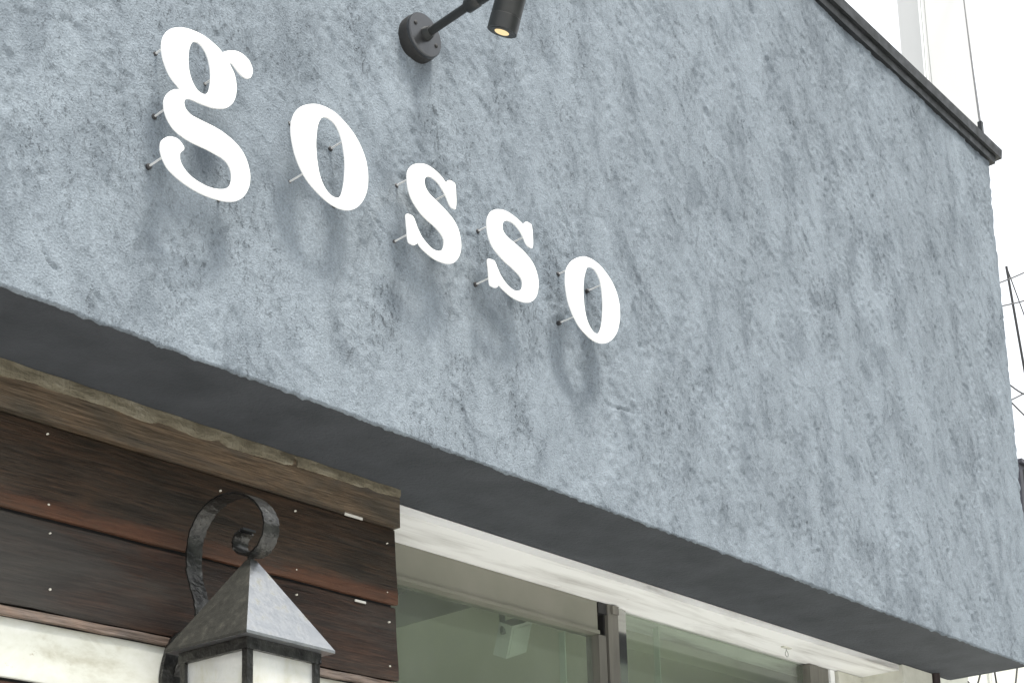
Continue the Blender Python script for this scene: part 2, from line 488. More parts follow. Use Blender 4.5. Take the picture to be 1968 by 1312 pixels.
def fresnel(nt, ior):
    # a flat sheet: the same reflection on both of its faces
    g = nt.nodes.new('ShaderNodeNewGeometry')
    i = math_(nt, 'ADD', math_(nt, 'MULTIPLY', g.outputs['Backfacing'], 1 / ior - ior), ior)
    f = nt.nodes.new('ShaderNodeFresnel')
    nt.links.new(i, f.inputs['IOR'])
    return f


# window glass: clear green-tinted sheet with mirror-like surface reflection
M_GLASS = bpy.data.materials.new('green_window_glass')
M_GLASS.use_nodes = True
nt = M_GLASS.node_tree
for n in list(nt.nodes):
    nt.nodes.remove(n)
out = nt.nodes.new('ShaderNodeOutputMaterial')
tr = nt.nodes.new('ShaderNodeBsdfTransparent')
tr.inputs[0].default_value = (.82, .865, .81, 1)
gl = nt.nodes.new('ShaderNodeBsdfGlossy')
gl.inputs['Roughness'].default_value = .015
gl.inputs['Color'].default_value = (.92, .95, .92, 1)
fr = fresnel(nt, 1.52)
mx = nt.nodes.new('ShaderNodeMixShader')
nt.links.new(fr.outputs[0], mx.inputs[0])
nt.links.new(tr.outputs[0], mx.inputs[1])
nt.links.new(gl.outputs[0], mx.inputs[2])
dust = nt.nodes.new('ShaderNodeBsdfDiffuse')
dust.inputs[0].default_value = (.62, .65, .60, 1)
mxd = nt.nodes.new('ShaderNodeMixShader')
nt.links.new(ramp(nt, noise(nt, coords(nt, scale=(1, 1, .4)), 5, 6, .65, .4), [(.3, G(.035)), (.7, G(.10))]), mxd.inputs[0])
nt.links.new(mx.outputs[0], mxd.inputs[1])
nt.links.new(dust.outputs[0], mxd.inputs[2])
nt.links.new(mxd.outputs[0], out.inputs[0])

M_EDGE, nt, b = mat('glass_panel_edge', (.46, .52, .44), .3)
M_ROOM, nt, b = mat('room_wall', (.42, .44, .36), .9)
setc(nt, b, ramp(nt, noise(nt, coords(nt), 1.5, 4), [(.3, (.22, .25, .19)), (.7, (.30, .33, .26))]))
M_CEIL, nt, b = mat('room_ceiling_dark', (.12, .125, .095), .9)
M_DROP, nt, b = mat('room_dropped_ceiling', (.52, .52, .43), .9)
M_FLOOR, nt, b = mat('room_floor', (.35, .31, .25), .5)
M_LAMPW, nt, b = mat('white_lamp_body', (.58, .60, .56), .6)
M_LAMPG, nt, b = mat('grey_lamp_bracket', (.30, .31, .30), .5, .4)

# lantern metal
M_IRON, nt, b = mat('hammered_dark_iron', (.06, .06, .06), .34, .85)
f = noise(nt, coords(nt), 120, 2, .5)
setc(nt, b, ramp(nt, noise(nt, coords(nt), 40, 5), [(.3, (.03, .03, .03)), (.7, (.085, .085, .08))]))
bump(nt, b, f, .55, .004)
M_ROOF, nt, b = mat('lantern_roof_metal', (.40, .41, .42), .38, .95)
f = noise(nt, coords(nt), 130, 3, .5)
moss = noise(nt, coords(nt, loc=(1, 4, 2)), 38, 6, .7)
c = ramp(nt, moss, [(.30, (.25, .25, .215)), (.42, (.33, .345, .36)), (.7, (.36, .375, .39))])
setc(nt, b, c)
setc(nt, b, ramp(nt, moss, [(.3, G(.55)), (.6, G(.33))]), 'Roughness')
bump(nt, b, f, .22, .002)

# lantern glass: clear but dusty
M_ROOFM, nt, b = mat('mossy_shaded_roof_metal', (.10, .10, .09), .6, .5)
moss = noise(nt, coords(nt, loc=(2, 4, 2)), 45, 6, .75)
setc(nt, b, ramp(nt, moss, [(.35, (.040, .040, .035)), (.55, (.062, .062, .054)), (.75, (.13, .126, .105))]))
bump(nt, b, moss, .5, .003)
M_OPAL = bpy.data.materials.new('dusty_lantern_glass')
M_OPAL.use_nodes = True
nt = M_OPAL.node_tree
for n in list(nt.nodes):
    nt.nodes.remove(n)
out = nt.nodes.new('ShaderNodeOutputMaterial')
tr = nt.nodes.new('ShaderNodeBsdfTransparent')
tr.inputs[0].default_value = (.96, .96, .93, 1)
df = nt.nodes.new('ShaderNodeBsdfDiffuse')
f = noise(nt, coords(nt, scale=(1, 1, .5)), 30, 5, .65, .3)
nt.links.new(ramp(nt, f, [(.30, (.58, .58, .50)), (.55, (.82, .84, .83))]), df.inputs[0])
mx = nt.nodes.new('ShaderNodeMixShader')
nt.links.new(ramp(nt, f, [(.3, G(.48)), (.6, G(.36))]), mx.inputs[0])
nt.links.new(tr.outputs[0], mx.inputs[1])
nt.links.new(df.outputs[0], mx.inputs[2])
gl = nt.nodes.new('ShaderNodeBsdfGlossy')
gl.inputs['Roughness'].default_value = .12
fr = fresnel(nt, 1.45)
mx2 = nt.nodes.new('ShaderNodeMixShader')
nt.links.new(fr.outputs[0], mx2.inputs[0])
nt.links.new(mx.outputs[0], mx2.inputs[1])
nt.links.new(gl.outputs[0], mx2.inputs[2])
nt.links.new(mx2.outputs[0], out.inputs[0])
M_TUBE, nt, b = mat('white_inner_tube', (.95, .95, .95), .5)

M_PALE, nt, b = mat('pale_pylon_paint', (.80, .81, .80), .6)
setc(nt, b, ramp(nt, noise(nt, coords(nt), .8, 4), [(.3, (.455, .46, .455)), (.7, (.475, .48, .475))]))
M_NEIGH, nt, b = mat('pale_neighbour_render', (.62, .63, .57), .85)
setc(nt, b, ramp(nt, noise(nt, coords(nt), 2.5, 5), [(.3, (.54, .55, .49)), (.7, (.68, .69, .63))]))
M_WHITE, nt, b = mat('white_plastic_pipe', (.82, .83, .82), .4)
M_NAVY, nt, b = mat('dark_navy_cladding', (.022, .022, .032), .5)
M_CABLE, nt, b = mat('black_cable', (.02, .02, .02), .55)
M_MAROON, nt, b = mat('maroon_downpipe', (.030, .020, .019), .55)
M_ROOFTOP, nt, b = mat('grey_roofing', (.22, .22, .22), .9)
M_PAVE, nt, b = mat('pale_concrete_paving', (.48, .47, .44), .9)
f = noise(nt, coords(nt), 3, 6, .6)
setc(nt, b, ramp(nt, f, [(.3, (.57, .57, .56)), (.7, (.66, .66, .65))]))
bump(nt, b, noise(nt, coords(nt), 80, 3), .3, .003)

# ---------------------------------------------------------------- setting: ground
bm = bmesh.new()
vs = [bm.verts.new(p) for p in ((-400, -400, 0), (400, -400, 0), (400, 400, 0), (-400, 400, 0))]
bm.faces.new(vs)
tag(obj('pavement', bm, M_PAVE, origin=(0, 0, 0)), kind='structure')

# ---------------------------------------------------------------- the shop building
ZB, ZT = 2.682, 4.614          # underside and top of the rendered fascia
XE = 5.0                       # right end of the fascia
shop = empty('shop_building', (1.7, 3.0, 0))
tag(shop, 'shop front with blue-grey rendered fascia over brown boards and a window', 'building')


def stucco_sheet():
    st = .004
    xs = np.concatenate([np.arange(-1.5, .95, .05), np.arange(.95, XE + 1e-6, st)])
    zs = np.linspace(ZB - .0015, ZT, 484)
    rng = np.random.default_rng(11)
    NX, NZ = 1640, 490
    kx = np.fft.fftfreq(NX, st)[:, None] * 2 * np.pi
    kz = np.fft.fftfreq(NZ, st)[None, :] * 2 * np.pi

    def fld(lu, lv, ang):
        ca, sa = math.cos(ang), math.sin(ang)
        u = kx * sa - kz * ca            # along the trowel stroke: down and to the right
        w = kx * ca + kz * sa
        amp = np.exp(-.5 * ((u * lu) ** 2 + (w * lv) ** 2))
        q = np.fft.ifft2(np.fft.fft2(rng.standard_normal((NX, NZ))) * amp).real
        return (q - q.mean()) / q.std()

    a = R(30)
    big = fld(.16, .09, a)
    h1 = fld(.055, .017, a) * .75 + fld(.10, .04, a * .8) * .65
    h2 = fld(.02, .008, a * 1.1)
    h3 = fld(.005, .005, 0)
    h4 = fld(.014, .005, a)
    val = 1 / (1 + np.exp((h1 + .25 * big + .15) * 5))      # 1 in the torn, low places
    h = .0008 * np.minimum(h1, .30)
    h += .0011 * np.tanh(16 * (h1 + .6 * h2 + .12 * h3 - .95))          # lips left by the trowel
    h += .0009 * np.tanh(16 * (h1 + .5 * h2 + .12 * h3 + 1.0))
    h += val * (.0003 * h2 + .0007 * h3 + .0005 * h4)
    h += .0002 * h3 + .0012 * big
    # cracks: narrow grooves
    cracks = CRACKS
    gx = -1.5 + np.arange(NX) * st
    gz = ZB - .0015 + np.arange(NZ) * st
    GX, GZ = np.meshgrid(gx, gz, indexing='ij')
    for cr in cracks:
        pts = np.array(catmull(cr, 14))
        pts += rng.normal(0, .0018, pts.shape)
        d = np.full(GX.shape, 9.0)
        sel = (GX > pts[:, 0].min() - .05) & (GX < pts[:, 0].max() + .05) & (GZ > pts[:, 1].min() - .05) & (GZ < pts[:, 1].max() + .05)
        X, Z = GX[sel], GZ[sel]
        dm = np.full(X.shape, 9.0)
        tp = np.zeros(X.shape)
        npt = len(pts) - 1
        for k_, (p, q) in enumerate(zip(pts, pts[1:])):
            e = q - p
            t = np.clip(((X - p[0]) * e[0] + (Z - p[1]) * e[1]) / (e @ e + 1e-12), 0, 1)
            dd = np.hypot(X - p[0] - t * e[0], Z - p[1] - t * e[1])
            tp = np.where(dd < dm, np.sin(np.pi * np.clip((k_ + t) / npt, .02, .98)) ** .8, tp)
            dm = np.minimum(dm, dd)
        h[sel] -= .0050 * tp * np.exp(-(dm / (.0014 + .0012 * tp)) ** 2)
        h[sel] += .0009 * tp * np.exp(-((dm - .006) / .006) ** 2)
    h = np.maximum(h + .004, -.006)
    ix = np.clip(np.round((xs + 1.5) / st).astype(int), 0, NX - 1)
    iz = np.clip(np.round((zs - zs[0]) / st).astype(int), 0, NZ - 1)
    H = h[np.ix_(ix, iz)]
    nx, nz = len(xs), len(zs)
    X, Z = np.meshgrid(xs, zs, indexing='ij')
    X = X.copy(); Z = Z.copy(); Y = -H
    Y[:, :7] = np.minimum(Y[:, :7], -.0015)
    # ragged bottom and right edges
    eb = np.convolve(rng.standard_normal(nx), np.ones(4) / 4, 'same')
    eb2 = np.convolve(rng.standard_normal(nx), np.ones(25) / 25, 'same') * 3
    Z[:, 0] += np.clip(eb * .0030 + eb2 * .0008, -.0045, .0012)
    Z[:, 1] = np.maximum(Z[:, 1], Z[:, 0] + .002)
    er = np.convolve(rng.standard_normal(nz), np.ones(9) / 9, 'same') * .0030
    low = np.clip((3.05 - zs) / .4, 0, 1)
    shift = er - .05 * low ** 1.5
    w = np.clip((xs - (XE - .3)) / .3, 0, 1)[:, None]
    X += w * shift[None, :]
    verts = np.stack([X, Y, Z], -1).reshape(-1, 3)
    idx = np.arange(nx * nz).reshape(nx, nz)
    q = np.stack([idx[:-1, :-1], idx[1:, :-1], idx[1:, 1:], idx[:-1, 1:]], -1).reshape(-1, 4)
    # returns at the bottom and the right end
    bot = idx[:, 0]
    rgt = idx[-1, :]
    n0 = len(verts)
    vb = verts[bot] + [0, 0, 0.0]; vb[:, 1] = .004
    vr = verts[rgt] + [0, 0, 0.0]; vr[:, 1] = .30
    verts = np.concatenate([verts, vb, vr])
    ib = n0 + np.arange(nx)
    ir = n0 + nx + np.arange(nz)
    q2 = np.stack([bot[:-1], ib[:-1], ib[1:], bot[1:]], -1)
    q3 = np.stack([rgt[:-1], ir[:-1], ir[1:], rgt[1:]], -1)[:, ::-1]
    q = np.concatenate([q, q2, q3[:, ::-1]])
    me = bpy.data.meshes.new('fascia_render')
    me.vertices.add(len(verts))
    me.vertices.foreach_set('co', verts.astype(np.float32).ravel() - np.tile(np.array(shop.location, np.float32), len(verts)))
    me.loops.add(q.size)
    me.loops.foreach_set('vertex_index', q.astype(np.int32).ravel())
    me.polygons.add(len(q))
    me.polygons.foreach_set('loop_start', np.arange(0, q.size, 4, dtype=np.int32))
    me.polygons.foreach_set('use_smooth', np.ones(len(q), bool))
    me.update(calc_edges=True)
    me.validate()
    me.materials.append(M_STUCCO)
    o = bpy.data.objects.new('fascia_render', me)
    o.parent = shop
    return link(o)


fascia = stucco_sheet()
fascia['label'] = 'rough blue-grey trowelled render of the fascia'
obj('fascia_core', B(-1.5, 4.94, .020, .298, ZB + .022, ZT), M_SOFFIT, shop)
obj('soffit', B(-1.5, 4.945, .002, .302, ZB, ZB + .018), M_SOFFIT, shop)

# coping: folded metal cap with a lower drip flange
def prism(prof, x0, x1):
    bm = bmesh.new()
    a = [bm.verts.new((x0, y, z)) for y, z in prof]
    c = [bm.verts.new((x1, y, z)) for y, z in prof]
    n = len(prof)
    for i in range(n):
        bm.faces.new((a[i], a[(i + 1) % n], c[(i + 1) % n], c[i]))
    bm.faces.new(a[::-1]); bm.faces.new(c)
    return bm

coping = obj('coping', prism([(-.030, 4.640), (-.034, 4.674), (.32, 4.694), (.32, 4.640)], -1.5, 5.062), M_COPING, shop, bevel=.0025)
obj('drip_flange', prism([(-.016, 4.612), (-.020, 4.639), (.31, 4.639), (.31, 4.618)], -1.5, 5.03), M_COPING, coping, bevel=.002)

obj('upper_wall', B(-1.5, 4.90, .304, 6.0, 2.78, 4.62), M_CPLASTER, shop)
obj('roof', B(-1.48, 4.88, .33, 5.98, 4.622, 4.66), M_ROOFTOP, shop)

# boarded wall on the left
XW = 2.164
obj('backing_wall', B(-1.5, XW - .004, .264, .50, 0, ZB - .003), M_DARK, shop)

def board(z0, z1, m, ytop=.2535, ybot=.2455, th=.011, wob=.0016, seed=0):
    rr = random.Random(seed)
    bm = bmesh.new()
    n = 46
    xs = [-1.45 + (XW + 1.45) * i / n for i in range(n + 1)]
    rows = []
    for i, x in enumerate(xs):
        dz = rr.uniform(-wob, wob)
        dt = rr.uniform(-wob, wob) * .6
        dy = rr.uniform(-.0006, .0006)
        prof = [(ybot + th, z0 + dz), (ybot + .0015, z0 + dz), (ybot, z0 + dz + .004), (ybot + .0005, z0 + .03),
                ((ytop + ybot) / 2 + .001, (z0 + z1) / 2), (ytop, z1 - .003 + dt), (ytop + .002, z1 + dt), (ytop + th - .003, z1 + dt)]
        rows.append([bm.verts.new((x, y + dy, z)) for y, z in prof])
    k = len(rows[0])
    for a, c in zip(rows, rows[1:]):
        for j in range(k):
            bm.faces.new((a[j], a[(j + 1) % k], c[(j + 1) % k], c[j]))
    bm.faces.new(rows[0][::-1]); bm.faces.new(rows[-1])
    return obj('wall_board', bm, m, shop, smooth=True)

nail_me = None
def nails(par, pts, y=.2445):
    global nail_me
    for x, z in pts:
        if nail_me is None:
            bm = bmesh.new()
            _lathe(bm, Vector((0, .004, 0)), Vector((0, -1, 0)), [(0, .0023), (.004, .0023), (.0048, .001)], 8)
            nail_me = bpy.data.meshes.new('nail')
            bm.to_mesh(nail_me); bm.free()
            nail_me.materials.append(M_NAIL)
        o = bpy.data.objects.new('nail', nail_me)
        o.parent = par
        o.location = Vector((x, y, z)) - root_loc(par)
        s_ = random.uniform(.65, 1.1)
        o.scale = (s_, 1, s_ * random.uniform(.8, 1.1))
        link(o)

b1 = board(2.424, 2.594, M_WOOD1, seed=1)
b1['label'] = 'dark brown board with a worn orange lower edge'
b2 = board(2.254, 2.419, M_WOOD2, seed=2)
b3 = board(2.128, 2.233, M_CREAM, seed=3)
b3['label'] = 'cream painted board'
b4 = board(1.955, 2.123, M_WOOD4, seed=4)
z = 1.95
for k in range(11):
    board(z - .168, z, M_WOOD4, seed=10 + k)
    z -= .173
nails(b1, N1)
nails(b2, N2)
# thin trim strip above the cream board, paint worn off in places
bm = bmesh.new()
rr = random.Random(5)
n = 60
rows = []
for i in range(n + 1):
    x = -1.45 + (XW + 1.45) * i / n
    a = rr.uniform(-.002, .002)
    rows.append([bm.verts.new((x, y, zz)) for y, zz in ((.2425, 2.2355 + a * .7 + .0), (.2425, 2.2495 + a * .4), (.256, 2.2505 + a * .4), (.256, 2.2355 + a * .7))])
for a, c in zip(rows, rows[1:]):
    for j in range(4):
        bm.faces.new((a[j], a[(j + 1) % 4], c[(j + 1) % 4], c[j]))
bm.faces.new(rows[0]); bm.faces.new(rows[-1][::-1])
obj('trim_strip', bm, M_LIP, shop)

beam = obj('timber_beam', B(-1.45, XW + .003, .2385, .2625, 2.5965, 2.680), M_BEAM, shop, bevel=.003)
# thick old paint on the upper half of the beam, broken along its lower edge
bm = bmesh.new()
rr = random.Random(9)
n = 520
ctl = []
x = .55
while x < XW + .1:
    base = 2.652 + .012 * max(0, (x - 1.4) / .75)
    ctl.append((x, base + rr.uniform(-.005, .005)))
    x += rr.choice((.02, .03, .05, .07, .09))
lo_x = [c_[0] for c_ in ctl]; lo_z = [c_[1] for c_ in ctl]
rows = []
for i in range(n + 1):
    x = .6 + (XW + .001 - .6) * i / n
    l = float(np.interp(x, lo_x, lo_z)) + rr.uniform(-.0007, .0007)
    up = 2.681
    for g0, g1, dep in ((1.866, 1.876, .014),):
        if g0 < x < g1: l = max(l, up - .004 - rr.uniform(0, .003))
    l = min(l, 2.677)
    d = .0012 * math.sin(x * 55) + rr.uniform(-.0005, .0005)
    rows.append([bm.verts.new((x, y, zz)) for y, zz in ((.2380, l), (.2345 + d, l + .0012), (.2325 + d, l * .6 + up * .4), (.2335 + d, up), (.2380, up))])
for a, c in zip(rows, rows[1:]):
    for j in range(5):
        bm.faces.new((a[j], a[(j + 1) % 5], c[(j + 1) % 5], c[j]))
bm.faces.new(rows[0]); bm.faces.new(rows[-1][::-1])
obj('old_paint_layer', bm, M_FLAKE, beam)
for x0, x1, z0, z1, y in CHIPS:
    obj('paint_chip', B(x0, x1, y + .0012, y + .004, z0 + .0008, z1 - .0008), M_CHIP, shop, bevel=.0006)

# window recess on the right
ZL = 2.6605
XC = 4.575
obj('lintel', B(XW - .003, XC + .012, .301, .47, ZL, ZB - .002), M_LINTEL, shop, bevel=.002)
obj('lintel_back', B(XW, XC, .472, .60, ZL + .003, 2.779), M_LINTEL, shop)
col = obj('column', B(XC, 4.792, .288, .62, 0, ZB - .003), M_CPLASTER, shop, bevel=.006)
obj('jamb_wall', B(4.412, XC - .002, .442, .60, 0, ZL - .002), M_CPLASTER, shop, bevel=.004)
obj('side_wall', B(4.83, 4.90, .31, 6.0, 0, 2.779), M_CPLASTER, shop)

# left sash: shutter box, glass, meeting stile
GY = .470
shb = obj('shutter_box', B(XW + .0, 3.128, .458, .50, 2.578, ZL - .001), M_BOX, shop, bevel=.002)
obj('bottom_lip', B(XW, 3.130, .452, .50, 2.567, 2.5765), M_BOX, shb, bevel=.002)
def pane(x0, x1, z0, z1, y, m=M_GLASS):
    return obj('window_pane', B(x0, x1, y, y + .006, z0, z1), m, shop)
pane(XW, 3.129, .35, 2.569, .478)
pane(3.262, 4.24, .35, ZL - .004, .478)
fr1 = obj('window_frame', B(3.127, 3.160, .455, .50, .30, 2.566), M_ALU, shop, bevel=.002)
obj('frame_gasket', B(3.1605, 3.167, .463, .50, .30, 2.63), M_DARK, fr1)
obj('frame_stile', B(3.1675, 3.214, .452, .50, .30, ZL - .002), M_ALU, fr1, bevel=.002)
obj('roller_block', B(3.130, 3.166, .455, .49, 2.628, ZL - .002), M_DARK, fr1)
obj('latch_cap', B(3.182, 3.208, .444, .4515, 2.632, 2.656), M_ALU, fr1)
obj('steel_jamb', B(3.222, 3.262, .462, .50, .30, ZL - .002), M_STEEL, fr1, bevel=.001)
fr2 = obj('window_frame', B(4.243, 4.298, .452, .50, .30, ZL - .002), M_ALU, shop, bevel=.002)
obj('frame_stile', B(4.304, 4.366, .455, .50, .30, ZL - .002), M_ALU, fr2, bevel=.002)
obj('white_bead', B(4.372, 4.400, .450, .50, .30, ZL - .002), M_WHITE, fr2, bevel=.002)
obj('window_sill', B(XW, 4.412, .43, .50, .24, .30), M_ALU, shop, bevel=.003)
obj('plinth_wall', B(XW, 4.412, .46, .56, 0, .239), M_CPLASTER, shop)
obj('glass_edge', B(3.028, 3.032, .495, .515, .35, 2.565), M_EDGE, shop)
obj('glass_edge', B(3.462, 3.4655, .495, .515, .35, 2.655), M_EDGE, shop)

# the room behind the glass
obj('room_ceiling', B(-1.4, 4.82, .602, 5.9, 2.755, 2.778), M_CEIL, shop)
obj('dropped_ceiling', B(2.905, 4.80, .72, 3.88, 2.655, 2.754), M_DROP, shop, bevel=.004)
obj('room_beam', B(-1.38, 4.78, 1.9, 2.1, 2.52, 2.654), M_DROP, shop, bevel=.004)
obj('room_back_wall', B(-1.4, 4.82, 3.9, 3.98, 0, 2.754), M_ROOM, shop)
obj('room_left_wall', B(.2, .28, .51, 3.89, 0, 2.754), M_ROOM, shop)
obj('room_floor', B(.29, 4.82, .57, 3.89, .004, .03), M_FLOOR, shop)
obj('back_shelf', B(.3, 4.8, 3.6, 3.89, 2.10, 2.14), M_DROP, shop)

obj('downpipe', TB([(4.813, .285, 0), (4.813, .285, ZB - .001)], .0155, 14), M_MAROON, shop, smooth=True)
hk = obj('wire_hook', tube(bmesh.new(), [(3.992, .386, 2.6605), (3.992, .386, 2.652), (4.000, .386, 2.642), (4.001, .386, 2.634), (3.993, .386, 2.628), (3.984, .386, 2.634), (3.985, .386, 2.642), (3.992, .386, 2.651)], .0012, 6), M_LAMPG, shop, smooth=True)
obj('hook_plate', B(3.970, 4.014, .380, .392, 2.6565, 2.6602), M_CPLASTER, hk)

# ---------------------------------------------------------------- square lamp hanging inside
lx, ly, lz = LAMP
lamp = empty('ceiling_lamp', (lx, ly, 2.754))
tag(lamp, 'square white lamp on a grey bracket seen through the left window pane', 'lamp')
Mx = Matrix.Translation((lx, ly, lz)) @ Matrix.Rotation(R(12), 4, 'Z') @ Matrix.Rotation(R(-20), 4, 'Y') @ Matrix.Rotation(R(25), 4, 'X')
obj('lamp_box', B(-.060, .060, -.020, .020, -.046, .046, M=Mx), M_LAMPW, lamp, bevel=.003)
obj('lamp_face', B(-.050, .050, -.0225, -.0205, -.037, .037, M=Mx), M_LAMPW, lamp)
for s in (-1, 1):
    top = Vector((lx + s * .03, ly + .02, 2.752))
    obj('bracket_arm', TB([top, Mx @ Vector((s * .064, 0, .02))], .008, 8), M_LAMPG, lamp)
obj('ceiling_plate', B(lx - .05, lx + .05, ly - .01, ly + .05, 2.742, 2.7535), M_LAMPG, lamp)

# ---------------------------------------------------------------- white sign letters on pins
LETTER_LABEL = {
    'g': 'large white letter g on thin pins, first letter of the sign',
    'o1': 'white letter o right after the g, on thin pins',
    's1': 'white letter s right after the first o, on thin pins',
    's2': 'white letter s just before the last o, on thin pins',
    'o2': 'white letter o at the lower right end of the sign',
}
for key, (loops, pins) in LETTERS.items():
    cu = bpy.data.curves.new('tmp', 'CURVE')
    cu.dimensions = '2D'
    cu.fill_mode = 'BOTH'
    allp = [p for l in loops for p in l]
    cx = sum(p[0] for p in allp) / len(allp) / 1e4
    zb = min(p[1] for p in allp) / 1e4
    for l in loops:
        pts = catmull([(x / 1e4 - cx, z / 1e4 - zb) for x, z in l], 5, True, corner=.35)
        sp = cu.splines.new('POLY')
        sp.points.add(len(pts) - 1)
        for q, p in zip(sp.points, pts):
            q.co = (p[0], p[1], 0, 1)
        sp.use_cyclic_u = True
    cu.extrude = .0014
    cu.bevel_depth = .0008
    cu.offset = -.0008
    tmp = bpy.data.objects.new('tmp', cu)
    link(tmp)
    dg = bpy.context.evaluated_depsgraph_get()
    me = bpy.data.meshes.new_from_object(tmp.evaluated_get(dg))
    bpy.data.objects.remove(tmp)
    me.name = 'sign_letter'
    me.transform(Matrix.Rotation(R(90), 4, 'X'))
    me.materials.clear()
    me.materials.append(M_LETTER)
    rt = empty('sign_letter', (cx, -.0658, zb))
    tag(rt, LETTER_LABEL[key], 'letter', 'white letters of the wall sign')
    pl = bpy.data.objects.new('letter_plate', me)
    pl.parent = rt
    link(pl)
    for x, z in pins:
        x /= 1e4; z /= 1e4
        pn = obj('pin', TB([(x, .006, z), (x, -.0638, z)], .0018, 8), M_PIN, rt, smooth=True)
        obj('pin_collar', _lathe(bmesh.new(), Vector((x, .006, z)), Vector((0, -1, 0)), [(0, .0055), (.012, .0052), (.014, .003)], 12),
            M_CAP, pn, smooth=True)

# ---------------------------------------------------------------- wall spotlight above the sign
sx, sz = 1.997, 3.571
spot = empty('wall_spotlight', (sx, 0, sz))
tag(spot, 'black wall spotlight on a straight arm with a round base plate, lit', 'spotlight')
Y_ = Vector((0, -1, 0))
obj('gasket_ring', _lathe(bmesh.new(), Vector((sx, .004, sz)), Y_, [(0, .0475), (.026, .0485), (.030, .047)], 36), M_GASKET, spot, smooth=True)
pl = obj('wall_plate', _lathe(bmesh.new(), Vector((sx, -.0265, sz)), Y_, [(0, .0475), (.007, .0475), (.0095, .0455), (.0100, .004)], 36), M_PLATE, spot, smooth=True)
for dx, dz in ((-.030, .012), (.030, -.012)):
    obj('plate_screw', _lathe(bmesh.new(), Vector((sx + dx, -.036, sz + dz)), Y_, [(0, .0045), (.002, .0042), (.003, .002)], 12), M_GASKET, pl, smooth=True)
obj('arm_socket', _lathe(bmesh.new(), Vector((sx, -.0355, sz)), Y_, [(0, .015), (.008, .0135), (.016, .011)], 20), M_BLACK, spot, smooth=True)
ARM = Vector((0, -1, .03)).normalized()
a0 = Vector((sx, -.05, sz))
obj('arm', _lathe(bmesh.new(), a0, ARM, [(0, .0088), (.115, .0088)], 18), M_BLACK, spot, smooth=True)
obj('knuckle', _lathe(bmesh.new(), a0 + ARM * .105, ARM, [(0, .0125), (.003, .0145), (.030, .0145), (.033, .0125), (.036, .0125), (.038, .0140), (.074, .0135), (.082, .010)], 20), M_BLACK, spot, smooth=True)
hb = Vector((1.995, -.25, 3.468))
hd = Vector((.02, .41, -.91)).normalized()
hr = .0305
head = obj('lamp_head', _lathe(bmesh.new(), hb, -hd, [(0, hr * .80), (.000, hr), (.028, hr), (.029, hr * .965), (.031, hr * .965), (.032, hr * .985), (.115, hr * .985), (.122, hr * .9), (.124, hr * .5)], 36), M_BLACK, spot, smooth=True)
obj('lens', _lathe(bmesh.new(), hb + hd * .0005, hd, [(0, hr * .50), (.0012, hr * .47)], 28), M_LENS, head, smooth=True)
obj('lens_rim', _lathe(bmesh.new(), hb + hd * .0, hd, [(0, hr * .80), (.0008, hr * .78)], 28), M_BLACK, head, smooth=True)
pv = a0 + ARM * .185
obj('pivot', _lathe(bmesh.new(), pv, (hb - hd * .085 - pv), [(0, .011), ((hb - hd * .085 - pv).length, .011)], 16), M_BLACK, spot, smooth=True)
sl = bpy.data.lights.new('spotlight_lamp', 'SPOT')
sl.energy = .5
sl.color = (1.0, .82, .55)
sl.spot_size = R(50)
sl.shadow_soft_size = .02
slo = bpy.data.objects.new('spotlight_lamp', sl)
slo.location = hb + hd * .01 - Vector(spot.location)
slo.rotation_euler = hd.to_track_quat('-Z', 'Y').to_euler()
slo.parent = spot
link(slo)

# ---------------------------------------------------------------- wall lantern
cx, cy = 1.596, .03
PH = .076
lan = empty('wall_lantern', (cx, .243, 1.9))
tag(lan, 'square black iron wall lantern hanging from a curled strap bracket', 'lantern')
LM = Matrix.Translation((cx, cy, 0)) @ Matrix.Rotation(PH, 4, 'Z')

def strap_mesh(path, w, th, x):
    bm = bmesh.new()
    rows = []
    n = len(path)
    for i, (y, z) in enumerate(path):
        a = np.array(path[max(i - 1, 0)]); c = np.array(path[min(i + 1, n - 1)])
        d = (c - a) / (np.linalg.norm(c - a) + 1e-9)
        nn = np.array((-d[1], d[0])) * th / 2
        jit = .0007 * math.sin(i * 2.3) + .0005 * math.sin(i * 5.1)
        ww = w / 2 + jit
        rows.append([bm.verts.new((x + sx_ * ww, y + s * nn[0], z + s * nn[1])) for sx_, s in ((-1, -1), (1, -1), (1, 1), (-1, 1))])
    for a, c in zip(rows, rows[1:]):
        for j in range(4):
            bm.faces.new((a[j], a[(j + 1) % 4], c[(j + 1) % 4], c[j]))
    bm.faces.new(rows[0][::-1]); bm.faces.new(rows[-1])
    return bm

SP = [(.236, 2.175), (.222, 2.200), (.192, 2.235), (.172, 2.268), (.172, 2.298), (.184, 2.330), (.197, 2.364), (.199, 2.399), (.193, 2.434), (.175, 2.461),
      (.147, 2.480), (.111, 2.488), (.072, 2.486), (.035, 2.474), (.003, 2.454), (-.018, 2.430), (-.026, 2.409), (-.024, 2.390), (-.014, 2.374), (.002, 2.363),
      (.022, 2.3605), (.043, 2.366), (.058, 2.378), (.062, 2.391), (.056, 2.403), (.044, 2.408)]
obj('bracket_strap', strap_mesh([tuple(p) for p in catmull(SP, 5)], .034, .0040, cx), M_IRON, lan, smooth=True)
obj('strap_bolt', B(cx - .014, cx + .014, .034, .045, 2.409, 2.413), M_PLATE, lan, bevel=.001)
obj('hanging_eye', _lathe(bmesh.new(), Vector((cx, cy, 2.343)), Vector((0, 0, 1)), [(0, .0085), (.008, .0065), (.0185, .0060)], 16), M_IRON, lan, smooth=True)

